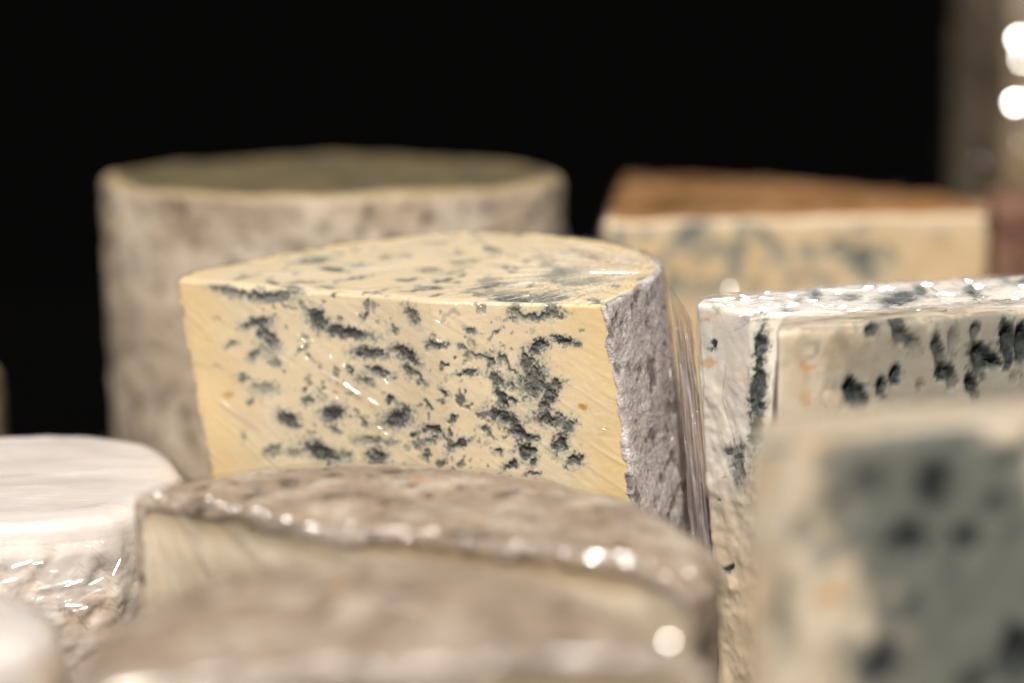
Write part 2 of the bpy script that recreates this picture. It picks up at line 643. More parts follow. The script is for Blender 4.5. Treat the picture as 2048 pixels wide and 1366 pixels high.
def crease(pts, r, seed=0):
    d_ = np.asarray(pts[-1]) - np.asarray(pts[0])
    v_ = np.array([0, 0, CAM_H]) - np.asarray(pts[0])
    h_ = v_ / np.linalg.norm(v_) + np.array(to_sun)
    if abs(d_ @ h_) / (np.linalg.norm(d_) * np.linalg.norm(h_) + 1e-9) > 0.45:
        return tube(pts, r * 0.4, seed=seed)        # runs along the flash direction: just a fine ridge
    return glint(pts, r, 11, seed=seed, jit=0.03, wob=0.5)


def picker(g):
    V = g.V.reshape(-1, 3)
    px, py = proj(V)
    dep = V[:, 1]

    def pick(x, y, lift=0.0004):
        d = np.hypot(px - x, py - y)
        m = d < max(6.0, d.min() + 2)
        i = np.where(m)[0]
        i = i[np.argmin(dep[i] + d[i] * 0.0006)]
        p = V[i]
        # slide within the picked depth so the pixel is met exactly
        w = atY(x, y, p[1])
        to = np.array([0, 0, CAM_H]) - w
        return w + to / np.linalg.norm(to) * lift
    return pick


def split_objects(g, base, root, paste_mat, rind_mat, attrs, rindmask, names=('paste', 'rind')):
    R, N = g.V.shape[:2]
    V = np.vstack([g.V.reshape(-1, 3), g.ctop[None]]) - base
    q, t = grid_faces(R, N, R * N)
    A = {k: np.append(a.ravel(), a.ravel()[-1]) for k, a in attrs.items()}
    rm = np.append(rindmask.ravel(), rindmask.ravel()[-1])
    qr = rm[q].mean(1) > 0.5
    tr = rm[t].mean(1) > 0.5
    res = []
    if (~qr).any():
        res.append(child(names[0], mesh_from(names[0], V, q[~qr], t[~tr], A), paste_mat, root))
    if qr.any():
        res.append(child(names[1], mesh_from(names[1], V, q[qr], t[tr], A), rind_mat, root))
    return res


def base_of(g):
    c = g.V[..., :2].reshape(-1, 2).mean(0)
    return np.array([c[0], c[1], g.zb])


def rel(film_g, base):
    film_g.V = film_g.V - base
    film_g.ctop = film_g.ctop - base
    return film_g


# ================================================================== setting
def sheet(name, pts, mat, t=0.02):
    p = np.array(pts, float)
    V = np.vstack([p, p + [0, 0, -t]])
    q = np.array([[0, 1, 2, 3], [7, 6, 5, 4], [0, 4, 5, 1], [1, 5, 6, 2], [2, 6, 7, 3], [3, 7, 4, 0]])
    o = bpy.data.objects.new(name, mesh_from(name, V, q, smooth=False))
    o.data.materials.append(mat)
    COL.objects.link(o)
    o['kind'] = 'structure'
    return o


sheet('table_top', [(-1.2, 0.35, 0), (1.2, 0.35, 0), (1.2, 2.1, 0), (-1.2, 2.1, 0)], M_black, 0.03)
bd = bpy.data.objects.new('backdrop', mesh_from('backdrop', [(-2.6, 2.3, -1), (2.6, 2.3, -1), (2.6, 2.3, 1.6), (-2.6, 2.3, 1.6),
                                                            (-2.6, 2.36, -1), (2.6, 2.36, -1), (2.6, 2.36, 1.6), (-2.6, 2.36, 1.6)],
                                               np.array([[0, 1, 2, 3], [5, 4, 7, 6], [4, 0, 3, 7], [1, 5, 6, 2], [3, 2, 6, 7], [4, 5, 1, 0]]), smooth=False))
bd.data.materials.append(M_black)
COL.objects.link(bd)
bd['kind'] = 'structure'


# ================================================================== centre: half wheel of golden blue cheese
def C1(x, y, a, b, ang, s=1.0):      # read off an enlarged crop of the photograph
    return (340 + x / 2.626, 440 + y / 2.626, a / 2.626, b / 2.626, ang, s)


def C2(x, y, a, b, ang, s=1.0):
    return (860 + x / 2.6276, 440 + y / 2.6276, a / 2.6276, b / 2.6276, ang, s)


center_front = [C1(*v) for v in [
    (330, 375, 95, 17, 12, .75), (500, 402, 110, 20, 3, .85), (610, 388, 65, 18, -12, .7), (455, 540, 62, 26, -8), (512, 612, 62, 28, 48),
    (770, 518, 56, 36, 48), (930, 592, 112, 23, 9), (720, 470, 45, 11, 35, .6), (1270, 500, 45, 22, 60, .75), (1020, 495, 19, 11, -60), (900, 525, 17, 7, 10, .8),
    (1180, 570, 22, 11, 40, .8), (1405, 650, 46, 18, 5), (1050, 702, 76, 27, 5), (1240, 705, 62, 27, 32), (700, 675, 28, 11, -40, .7), (735, 715, 18, 8, 60, .6),
    (320, 652, 26, 13, -20, .7), (440, 712, 32, 18, -50, .75), (505, 690, 52, 26, 30, .4), (560, 750, 30, 13, 10, .75), (950, 790, 23, 14, 60), (1100, 800, 62, 20, 12, .9),
    (1020, 845, 46, 18, 20, .6), (1250, 790, 34, 22, 60, .8), (1310, 832, 42, 16, 55, .8), (1440, 765, 18, 9, -20), (385, 825, 26, 13, 10, .8), (490, 885, 58, 26, 0, .5),
    (430, 955, 18, 13, 0, .7), (730, 945, 32, 20, 0, .8), (790, 905, 30, 14, 60, .5), (850, 1018, 54, 32, -12), (620, 1042, 46, 30, 30), (660, 1085, 26, 13, 0, .7),
    (1190, 1042, 68, 40, -15), (1240, 1005, 34, 22, 60, .8), (1150, 945, 19, 14, -50), (1010, 1060, 26, 13, 50, .9), (865, 1105, 26, 13, 20, .8), (735, 1125, 18, 12, 0, .5),
    (1360, 975, 22, 11, 50), (1440, 910, 32, 12, 35), (1430, 957, 15, 9, 0), (1480, 1045, 20, 15, 40), (1390, 1110, 48, 20, 20), (1285, 1127, 14, 12, 0),
    (1360, 1165, 32, 13, -20, .8), (1505, 1182, 50, 17, -22), (1165, 1172, 28, 20, 0, .5), (1050, 1162, 62, 20, 5, .6), (930, 1235, 26, 18, 30, .7), (800, 1222, 92, 32, 22),
    (1090, 1250, 42, 44, 10), (650, 1222, 38, 16, 0, .6), (540, 1212, 36, 20, -20, .7), (380, 1150, 10, 26, 0, .4), (1340, 1245, 22, 10, 35), (1490, 1312, 12, 8, 60),
    (240, 525, 26, 15, 0, .3), (190, 632, 16, 10, 0, .3), (250, 765, 22, 11, 10, .4), (1585, 585, 26, 17, 20, .8), (120, 565, 14, 9, 0, .25)]]
center_front += [C2(*v) for v in [
    (560, 508, 115, 15, -4, .9), (640, 478, 38, 28, -30, .8), (450, 480, 40, 26, 40, .7), (700, 637, 50, 20, 14), (770, 652, 20, 12, 60, .8), (800, 585, 12, 9, 0, .7),
    (355, 585, 19, 9, -50, .9), (175, 670, 22, 11, 40, .9), (250, 712, 54, 11, 22, .8), (320, 745, 32, 20, 60, .85), (385, 732, 44, 16, 50, .8), (440, 790, 26, 8, 35),
    (570, 668, 46, 30, -22), (510, 742, 34, 50, 5, .9), (545, 842, 52, 76, 12, .9), (640, 872, 52, 30, -10, .95), (625, 932, 28, 56, 5), (350, 832, 46, 26, 30, .9),
    (430, 872, 38, 11, 30), (375, 932, 42, 24, 60), (435, 952, 22, 12, 60), (200, 802, 52, 13, -8), (70, 765, 18, 10, 0), (75, 905, 26, 11, 30), (65, 957, 12, 9, 0),
    (395, 1042, 84, 34, 26), (470, 1112, 64, 30, 55), (545, 1142, 28, 20, 0), (640, 1047, 78, 30, 8), (722, 1090, 36, 26, -30), (608, 978, 28, 34, 0, .9),
    (680, 1172, 34, 44, 20), (505, 1217, 46, 32, 25), (545, 1272, 20, 15, 0), (425, 1287, 36, 14, -10), (292, 1110, 32, 14, 30), (322, 1135, 26, 11, 30), (350, 1212, 26, 14, 10),
    (400, 1150, 13, 9, 0), (760, 1260, 38, 36, 0, .9), (715, 1305, 10, 8, 0), (540, 1332, 32, 11, 0), (115, 1047, 18, 16, 0), (185, 903, 8, 8, 0), (365, 990, 8, 20, 20, .7)]]
center_top = [C1(*v) for v in [
    (770, 213, 66, 10, -6, .7), (860, 262, 52, 9, 4, .9), (960, 310, 75, 6, -9, .8), (1000, 240, 46, 5, 0, .7), (1250, 312, 42, 6, -5, .8), (1430, 318, 44, 5, -8, .8), (380, 305, 40, 7, -10, .5),
    (540, 330, 24, 9, 10, .7), (700, 328, 62, 6, 0, .6), (1330, 362, 74, 7, -5, .8), (1690, 345, 82, 8, -8, .9), (1500, 272, 32, 5, -10, .6), (1540, 215, 52, 8, 0, .5), (1390, 120, 52, 8, 0, .45),
    (880, 170, 32, 5, 0, .5), (1130, 200, 26, 6, 0, .5), (1230, 190, 26, 7, 0, .5), (1700, 150, 40, 7, 20, .6), (1640, 355, 40, 5, 0, .8), (820, 355, 40, 5, 0, .6), (640, 360, 46, 9, 10, .7), (1600, 385, 60, 5, 6, .6)]]
center_top += [(940 + x / 1.0, y, a, b, g_, s) for (x, y, a, b, g_, s) in [
    (180, 547, 30, 6, -12, .6), (225, 565, 26, 4, -5, .5), (90, 602, 30, 8, 10, .9), (140, 598, 36, 9, -8, .7), (60, 585, 26, 3, 0, .5), (155, 530, 14, 4, 0, .45), (-80, 540, 18, 4, 0, .5), (40, 560, 16, 4, -8, .5), (250, 560, 20, 4, -5, .4)]]

Lc, Rc = atY(352, 560, 1.05), atY(1213, 611, 0.972)
Ac = atY(930, 467, 1.112)
nn = np.cross(Rc - Lc, Ac - Lc)
zt_c = lambda x, y: Lc[2] - (nn[0] * (x - Lc[0]) + nn[1] * (y - Lc[1])) / nn[2]


def on_top(px_, py_):
    d_ = ray(px_, py_)
    t_ = np.dot(nn, Lc - np.array([0, 0, CAM_H])) / np.dot(nn, d_)
    return (np.array([0, 0, CAM_H]) + d_ * t_)[:2]


STEP = 0.00036
rim_px = [(1213, 611), (1245, 594), (1275, 577), (1304, 559), (1322, 543), (1325, 530), (1312, 516), (1285, 503), (1240, 489), (1180, 477), (1100, 470), (1000, 466), (900, 467), (800, 474), (700, 487), (600, 503), (500, 522), (420, 537), (370, 549), (352, 560)]
arc_pts = np.array([on_top(*p) for p in rim_px])
arc_pts = resample(arc_pts, 0.002, closed=False)
for _ in range(6):
    arc_pts[1:-1] = (arc_pts[:-2] + 2 * arc_pts[1:-1] + arc_pts[2:]) / 4
arc_len = np.linalg.norm(np.diff(arc_pts, axis=0), axis=1).sum()
ch_px = [(480, 572), (600, 581), (760, 592), (860, 602), (1000, 606), (1110, 609)]
ch_pts = np.array([on_top(*p) for p in ch_px])
poly_ = np.vstack([np.column_stack([arc_pts, np.zeros(len(arc_pts))]), np.column_stack([ch_pts, np.ones(len(ch_pts))])])
oc3 = resample(poly_, STEP, dims=2)
oc, fc = smooth_loop(oc3[:, :2], STEP, 0.0022), None
s_arc = np.arange(len(oc)) * STEP          # starts at R, runs along the arc, then the chord
fc = (s_arc > arc_len).astype(float)
fc[:2] = 0
sel = np.array([i for i in range(len(oc)) if s_arc[i] > arc_len - 0.004 or (s_arc[i] < 0.07 and i % 2 == 0) or i % 7 == 0])
oc_d, fc_d, s_d = oc[sel], fc[sel], s_arc[sel]
SHEAR = (0.150, 0.0)
mid = (Lc[:2] + Rc[:2]) / 2 + np.array([0.012, 0.02])
nb_ = np.array([-(Rc - Lc)[1], (Rc - Lc)[0]]); nb_ /= np.linalg.norm(nb_)
ctr = mid + nb_ * 0.03
g = prism(oc_d, zt_c, 0.0, 0.0016, nwall=330, ncap=120, center=ctr, shear=SHEAR)
P = g.V.reshape(-1, 3)
px, py = proj(P)
cut = np.repeat(fc_d[None], g.V.shape[0], 0)
sd = np.repeat(s_d[None], g.V.shape[0], 0)
wall, cap = g.kind == 1, g.kind == 2
core = np.zeros(len(P)); halo = np.zeros(len(P)); deep = np.zeros(len(P))
mw = ((wall | ((g.h <= 1.0) & cap)) & (cut > 0.4)).ravel()
core[mw], halo[mw], deep[mw] = vein_field(P[mw], px[mw], py[mw], center_front, 420, 6.0, 3, grow=1.14)
mc = (cap & (g.h > 0.99)).ravel() & ~mw
c_, h_, d_ = vein_field(P[mc], px[mc], py[mc], center_top, 200, 4.0, 31, grow=1.2)
# small scattered specks of mould on the cut top
spk = sstep(0.22, 0.42, fbm(P[mc], 190, 3, 88)) * sstep(-0.2, 0.2, fbm(P[mc], 40, 2, 91)) * 0.75
core[mc], halo[mc], deep[mc] = np.maximum(c_, spk), np.maximum(h_, spk), d_ * 0.6
speck = sstep(0.34, 0.50, fbm(P, 380, 3, 51)) * sstep(-0.15, 0.25, fbm(P, 60, 2, 52)) * 0.65
# no mould close to the rind
dl = np.minimum(np.abs(sd - arc_len), np.abs(s_arc[-1] - sd)).ravel()
speck[~mw] = 0
speck *= sstep(0.018, 0.05, dl)
speck2 = sstep(0.30, 0.44, fbm(P, 190, 4, 151)) * sstep(-0.1, 0.3, fbm(P, 35, 2, 152)) * 0.85
speck2[~mw] = 0
speck2 *= sstep(0.02, 0.06, dl)
speck = np.maximum(speck, speck2)
core = np.maximum(core, speck); halo = np.maximum(halo, np.minimum(1, speck * 1.2)); deep = np.maximum(deep, speck2 * 0.6)
rimcol = np.zeros(len(P))
rimcol[mw] = 0.72 * sstep(0.036, 0.0, dl[mw] + 0.014 * fbm(P[mw], 45, 3, 9))
rimcol[mc] = (sstep(1.13, 1.0, g.h.ravel() + 0.05 * fbm(P, 70, 2, 5)) * (cut.ravel() < 0.5))[mc] * 0.6
core *= 1 - sstep(0.45, 0.70, rimcol) * 0.9
halo *= 1 - sstep(0.45, 0.70, rimcol) * 0.9
stain = vein_field(P, px, py, [(1166, 813, 9, 5, 30, 1), (457, 790, 9, 7, 0, .8), (1212, 860, 6, 3, 0, .6)], 300, 2, 77, 0.2)[0]
# rind: the arc wall with a ragged border
edge = np.where(sd > arc_len * 0.5 , 0, 0)
rag_ = 0.0034 * fbm(P, 130, 4, 14).reshape(sd.shape)
rind = (wall & ((cut < 0.5))).astype(float)
d_along = np.where(sd < arc_len, 0.0, s_arc[-1] - sd)          # distance back along the chord from R
rind = np.maximum(rind, (wall & (cut >= 0.5) & (d_along < 0.0014 + rag_)).astype(float))
rind = np.maximum(rind, ((g.h <= 1.0) & cap & (cut < 0.5)).astype(float))
pit = sstep(0.10, 0.42, fbm(P, 150, 4, 60)) * rind.ravel()
disp = -0.0016 * deep * (0.7 + 0.5 * fbm(P, 700, 2, 21)) + 0.00009 * fbm(P, 300, 3, 22) * (1 - rind.ravel()) + 0.0005 * core * fbm(P, 900, 2, 23)
disp += rind.ravel() * (0.0005 * fbm(P, 330, 4, 24, 0.6) + 0.0006 * fbm(P, 120, 2, 29) - 0.0006 * pit + 0.0004)
disp += 0.0006 * fbm(P, 45, 2, 25)
disp[(g.kind == 0).ravel()] = 0
displace(g, disp.reshape(sd.shape))
base = base_of(g)
root = thing('blue_cheese_half_wheel', 'golden half wheel of blue-veined cheese with grey rind, wrapped in clear film', 'cheese', base)
split_objects(g, base, root, M_center, M_rind, {'mould': core, 'halo': halo, 'rim': rimcol, 'stain': stain, 'pit': pit, 'deep': deep}, rind)

# its film
sel2 = np.array([i for i in range(len(oc)) if (s_arc[i] > arc_len - 0.004 and i % 3 == 0) or (s_arc[i] < 0.10 and i % 3 == 0) or i % 12 == 0])
oc_f = smooth_loop(oc, STEP, 0.0075)
fg = prism(oc_f[sel2], zt_c, 0.0, 0.0016, nwall=140, ncap=70, center=ctr, shear=SHEAR, bottom=False)
FP = fg.V.reshape(-1, 3)
fx, fy = proj(FP)
fk = fg.kind.ravel()
fs = np.repeat(s_arc[sel2][None], fg.V.shape[0], 0).ravel()
fcut = np.repeat(fc[sel2][None], fg.V.shape[0], 0).ravel()
st = np.zeros_like(FP)
front = (fk == 1) & (fcut > 0.5)
# front: stretch lines running down to the right, fanning from far up left
ang = np.arctan2(fy - (-500), fx - (-900))
st[front] = np.column_stack([ang[front] * 260, np.hypot(fx + 900, fy + 500)[front] / 260, np.zeros(front.sum())])
side = (fk == 1) & ~front
st[side] = np.column_stack([fs[side] * 420 + FP[side, 2] * 160, FP[side, 2] * 45, np.full(side.sum(), 40.0)])
top = fk == 2
Q = np.array([atZ(1352, 545, zt_c(np.array([0.07]), np.array([1.02]))[0])])[0]
pa = np.arctan2(FP[:, 1] - Q[1], -(FP[:, 0] - Q[0]))
st[top] = np.column_stack([pa[top] * 34, np.hypot(FP[:, 0] - Q[0], FP[:, 1] - Q[1])[top] * 26, np.full(top.sum(), 80.0)])
fd = 0.0013 + 0.0004 * fbm(FP, 60, 3, 71)
tri = np.clip(1 - np.abs(fbm(st * [1.1, .5, 1], 1.0, 2, 73)) * 3, 0, 1)
fd += 0.0005 * tri * np.where(top, sstep(0.12, 0.02, np.hypot(FP[:, 0] - Q[0], FP[:, 1] - Q[1])) * 2.4 + 0.15, np.where(side, 0.8, 0.35))
mk = np.where(top, 1.0 + 2.0 * sstep(0.10, 0.02, np.hypot(FP[:, 0] - Q[0], FP[:, 1] - Q[1])), np.where(side, 1.2, np.clip(0.55 + 1.1 * fbm(FP, 26, 3, 404), 0.05, 1.3)))
displace(fg, fd.reshape(fg.V.shape[:2]))
pick = picker(fg)
creases = []
for i, (pts, r) in enumerate([
        ([(634, 735), (690, 768), (722, 790)], .0006), ([(702, 772), (728, 786)], .0005), ([(736, 796), (760, 812)], .0005), ([(428, 790), (470, 822), (520, 852)], .0006),
        ([(385, 720), (430, 730)], .0005), ([(458, 748), (475, 755)], .0005),
        ([(1044, 833), (1066, 831), (1086, 827)], .00028), ([(1192, 858), (1206, 857), (1216, 862)], .00035), ([(1256, 943), (1280, 937)], .0004), ([(1163, 806), (1176, 822)], .0002),
        ([(1268, 700), (1290, 762), (1312, 830), (1338, 884)], .0004), ([(1290, 676), (1318, 700), (1346, 722)], .0004), ([(1330, 790), (1340, 830)], .0002),
        ([(1310, 868), (1342, 852)], .0003), ([(1342, 852), (1332, 886)], .0005), ([(1302, 845), (1322, 868), (1334, 886)], .0002),
        ([(1000, 602), (1060, 590), (1130, 560), (1200, 548)], .00018), ([(900, 590), (1010, 572), (1100, 560)], .00018), ([(1040, 545), (1120, 558), (1180, 545), (1290, 545)], .00018)]):
    creases.append(crease([pick(*p) for p in pts], r, seed=i))
# short crinkles where the film is gathered at the right-hand side
for i in range(46):
    x, y = 1338 + rng.normal(0, 14) + i * 0.5, rng.uniform(600, 905)
    a = rng.uniform(-1.2, 1.2) + math.pi / 2 * (rng.random() < .7)
    l = rng.uniform(5, 20)
    creases.append(crease([pick(x, y), pick(x + math.cos(a) * l * .6, y + math.sin(a) * l)], rng.uniform(.00015, .00050), seed=100 + i))
creases = [(v - base, q) for v, q in creases]
rel(fg, base)
child('plastic_film', film_mesh('plastic_film', fg, st, mk.reshape(fg.V.shape[:2]), extra=creases), F_center, root, 'clear stretch film with diagonal stretch lines')

# gathered loose film hanging in the gap at the right of this cheese
nz, nu = 160, 60
uu = np.linspace(0, 1, nu)
GV = np.zeros((nz, nu, 3))
for i in range(nz):
    f = i / (nz - 1)
    yy = 575 + f * 690
    xl = np.interp(yy, [575, 700, 850, 1000, 1265], [1338, 1355, 1367, 1377, 1393])
    xr = np.interp(yy, [575, 640, 850, 1000, 1265], [1344, 1384, 1404, 1414, 1440])
    Yb = 0.992 - 0.012 * sstep(0.1, 0.5, f)
    for k, u in enumerate(uu):
        GV[i, k] = atY(xl + (xr - xl) * u, yy, Yb + 0.0016 * math.sin(u * 13 + 9 * f) + 0.0010 * math.sin(u * 23 - 14 * f) + 0.012 * (u - 0.5) ** 2)
GV[..., 0] += 0.0008 * fbm(GV * [1, 1, .3], 200, 3, 5)
GV[..., 1] += 0.0016 * ridged(GV * [1, 1, .35], 160, 3, 6)
GV[..., 2] = np.maximum(GV[..., 2], 0.002)
ii = (np.arange(nz - 1)[:, None] * nu + np.arange(nu - 1)[None]).ravel()
gq = np.column_stack([ii, ii + 1, ii + nu + 1, ii + nu])
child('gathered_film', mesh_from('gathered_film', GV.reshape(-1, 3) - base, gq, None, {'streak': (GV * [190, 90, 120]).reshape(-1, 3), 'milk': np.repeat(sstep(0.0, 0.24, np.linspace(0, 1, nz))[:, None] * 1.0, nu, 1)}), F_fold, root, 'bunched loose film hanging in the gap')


# ================================================================== back left: big grey wheel, cut flat across the top
cB = atY(667, 345, 1.36)
rB = 0.1297
zB = CAM_H - 0.1435
ob = cB[:2] + (circle((0, 0), rB, 420) * [1.0, 0.81])
g = prism(ob, zB, 0.0, 0.006, nwall=110, ncap=46, shear=(0.02, 0.0))
P = g.V.reshape(-1, 3)
px, py = proj(P)
cap = (g.kind == 2).ravel() & (g.h.ravel() > 1.0)
core = np.zeros(len(P)); halo = np.zeros(len(P))
core[cap] = sstep(0.05, 0.35, fbm(P[cap], 70, 3, 7)) * sstep(-.1, .3, fbm(P[cap], 18, 2, 8)) * 0.8
halo[cap] = sstep(-0.05, 0.35, fbm(P[cap], 55, 3, 7)) * 0.8
rr = np.hypot(P[:, 0] - cB[0], (P[:, 1] - cB[1]) / 0.81) / rB
edge_ = sstep(0.90, 0.985, rr + 0.02 * fbm(P, 50, 2, 77))
core *= 1 - edge_; halo *= 1 - edge_
rind = (g.kind != 2).astype(float)
pit = sstep(0.2, 0.5, fbm(P, 110, 3, 61)) * rind.ravel()
d = 0.0012 * fbm(P, 60, 4, 1) + rind.ravel() * (0.0008 * fbm(P, 120, 3, 2) - 0.0004 * pit)
d += cap * 0.0007 * fbm(P, 120, 3, 4) + 0.0034 * fbm(P, 17, 3, 14)
d[(g.kind == 0).ravel()] = 0
displace(g, d.reshape(g.kind.shape))
base = base_of(g)
root = thing('tall_blue_cheese', 'tall grey-rinded cheese wheel with pale flat cut top, behind the golden half wheel', 'cheese', base)
split_objects(g, base, root, M_topfar, M_rindbig, {'mould': core, 'halo': halo, 'rim': edge_, 'stain': core * 0, 'pit': pit}, rind)


# ================================================================== tommes in front
def tomme(L, R, ztop, shoulder, label, seed, nx, depth=1.0, edge_r=0.0012, chord=(), knots=(), left=0.2):
    step = 0.0009 * nx
    o, f = half_disc(L, R, step, 0.003, depth)
    if len(chord):
        cp = np.vstack([np.asarray(L)[:2]] + [atZ(*c_, ztop)[:2] for c_ in chord] + [np.asarray(R)[:2]])
        ax = (cp[-1] - cp[0]) / np.linalg.norm(cp[-1] - cp[0])
        nx_ = np.array([-ax[1], ax[0]])
        t_ = (o - cp[0]) @ ax
        off_ = np.interp(t_, (cp - cp[0]) @ ax, (cp - cp[0]) @ nx_)
        o = o + nx_ * (off_ * f)[:, None]
        o = smooth_loop(o, step, 0.004)
    M = (np.asarray(L[:2]) + np.asarray(R[:2])) / 2
    r = np.linalg.norm(np.asarray(R[:2]) - np.asarray(L[:2])) / 2
    cdir = (np.asarray(R[:2]) - np.asarray(L[:2])) / (2 * r)
    ndir = np.array([-cdir[1], cdir[0]])

    def zt(x, y):
        q = np.stack([x - M[0], y - M[1]], -1)
        a, b = q @ cdir / r, q @ ndir / (r * depth)
        rr = np.sqrt(a * a + b * b)
        t = np.clip((rr - 0.60) / 0.41, 0, 1)
        return ztop - shoulder * (left + (1 - left) * sstep(-0.7, 0.4, a)) * (1 - np.sqrt(np.maximum(1 - t * t, 0.0))) + 0.0012 * vnoise(np.stack([x, y, 0 * x], -1), 40, seed) - 0.0015 * rr
    ctr = M + ndir * r * 0.42
    g = prism(o, zt, 0.0, 0.0014, nwall=int(90 / nx), ncap=int(90 / nx), center=ctr)
    P = g.V.reshape(-1, 3)
    cut = np.repeat(f[None], g.V.shape[0], 0)
    wall = g.kind == 1
    ztv = zt(P[:, 0], P[:, 1]).reshape(cut.shape)
    below = ztv - g.V[..., 2]
    band = 0.0040 + 0.0016 * fbm(P, 90, 3, seed + 3).reshape(cut.shape)
    q = g.V[..., :2] - M
    a = q @ cdir / r
    endb = np.minimum(1 - a, 1 + a) * r
    paste = wall & (cut > 0.5) & (below > band) & (endb > band)
    rind = 1.0 - paste
    pit = sstep(0.15, 0.5, fbm(P, 150, 3, seed + 60)) * rind.ravel()
    d = 0.0012 * fbm(P, 55, 3, seed + 1) + rind.ravel() * (0.0011 * fbm(P, 170, 4, seed + 2) - 0.0006 * pit)
    # the crust stands a little proud of the cut face
    d += (rind.ravel() * (wall & (cut > 0.5)).ravel() * (below < 0.012).ravel()) * 0.0004
    d -= (paste * np.exp(-((below - 0.009) / 0.008) ** 2)).ravel() * 0.0012
    d[(g.kind == 0).ravel()] = 0
    displace(g, d.reshape(cut.shape))
    base = base_of(g)
    root = thing('tomme_half_wheel', label, 'cheese', base)
    rim = np.clip(sstep(0.016, 0.004, below), 0, 1).ravel()
    z0 = np.zeros(len(P))
    split_objects(g, base, root, M_tomme, M_tomrind, {'mould': z0, 'halo': z0, 'rim': rim, 'stain': z0, 'pit': pit}, rind)
    # film
    fg = prism(smooth_loop(o, step, 0.010)[::2], zt, 0.0, 0.0018, nwall=int(70 / nx), ncap=int(60 / nx), center=ctr, bottom=False)
    FP = fg.V.reshape(-1, 3)
    fcut = np.repeat(f[::2][None], fg.V.shape[0], 0).ravel()
    fr = (fg.kind.ravel() == 1) & (fcut > 0.5)
    st = FP * 160.0
    O = np.array([L[0], L[1], ztop]) + np.array([cdir[0], cdir[1], 0]) * 0.004
    aa = np.arctan2(FP[:, 2] - O[2] - 0.012, (FP[:, :2] - O[:2]) @ cdir + 0.004)
    al = np.linalg.norm(FP - O, axis=1)
    st[fr] = np.column_stack([aa[fr] * 13, al[fr] * 18, np.full(fr.sum(), 9.0)])
    fd = 0.0017 + 0.0006 * fbm(FP, 70, 3, seed + 9)
    fd += np.where(fr, 0.0014 * np.clip(1 - np.abs(fbm(st, 1.0, 2, seed + 4)) * 3, 0, 1), 0)
    mk = np.where(fr, 1.0, 0.25)
    displace(fg, fd.reshape(fg.V.shape[:2]))
    # bead of bunched film along the cut edge
    ex = []
    m = (fg.kind == 2) & (fcut.reshape(fg.kind.shape) > 0.5)
    row = np.where(m.any(1))[0][0]
    js = np.where(m[row])[0]
    E = fg.V[row, js]
    E = E[np.argsort((E[:, :2] - M) @ cdir)]
    for k in range(3):
        E2 = E + np.column_stack([fbm(E + k, 120, 2, seed + k), fbm(E + k, 120, 2, seed + k + 5), fbm(E + k, 120, 2, seed + k + 8)]) * 0.003 + [0, 0, 0.0005]
        ex.append(tube(E2, edge_r * (0.10 + 0.07 * k), wob=0.55, seed=seed + k))
    for k in range(70):
        a_ = rng.integers(2, len(E) - 8)
        sg = E[a_:a_ + rng.integers(2, 7)] + rng.normal(0, 0.0009, 3) + [0, 0, 0.0007]
        ex.append(glint(sg, edge_r * rng.uniform(0.08, 0.32), 14, seed=seed + 50 + k, jit=0.06))
    for k in range(44):
        p = E[rng.integers(3, len(E) - 3)] + rng.normal(0, 0.0008, 3) + [0, -0.0004, 0.0010]
        ex.append(spot(p, edge_r * rng.uniform(0.06, 0.22), edge_r * rng.uniform(0.15, 0.6), 12, seed=seed + 200 + k, turn=rng.uniform(-.5, .5), jit=0.03))
    for (x, y, rr_) in knots:
        pk = picker(fg)
        p = pk(x, y, 0.001)
        ex.append(spot(p, rr_, rr_, 8, seed=seed))
    ex = [(v - base, q_) for v, q_ in ex]
    rel(fg, base)
    child('plastic_film', film_mesh('plastic_film', fg, st, mk.reshape(fg.V.shape[:2]), extra=ex), F_fan, root, 'clear film gathered into beads along the cut edge')
    return root


z1 = CAM_H - 0.2105
tomme(atZ(262, 996, z1), atZ(1392, 1142, z1), z1 + 0.002, 0.016, 'pinkish-grey crusted half tomme with a pale fanned cut face, standing before the golden half wheel', 11, 1.0, edge_r=0.0011,
      chord=[(300, 984), (358, 992), (443, 1010), (500, 1028), (597, 1052), (674, 1062), (817, 1070), (958, 1088), (1150, 1104), (1282, 1108)], left=0.1,
      knots=[(1300, 1122, .0002), (1378, 1145, .0003), (815, 1075, .00025)])
z2 = CAM_H - 0.2005
tomme(atZ(120, 1375, z2), atZ(1425, 1300, z2), z2 - 0.001, 0.009, 'grey half tomme standing out of focus in front of the pinkish-grey tomme', 29, 1.3, depth=1.57, edge_r=0.0013, left=0.8,
      knots=[(1338, 1282, .0008), (1110, 1312, .0003)])


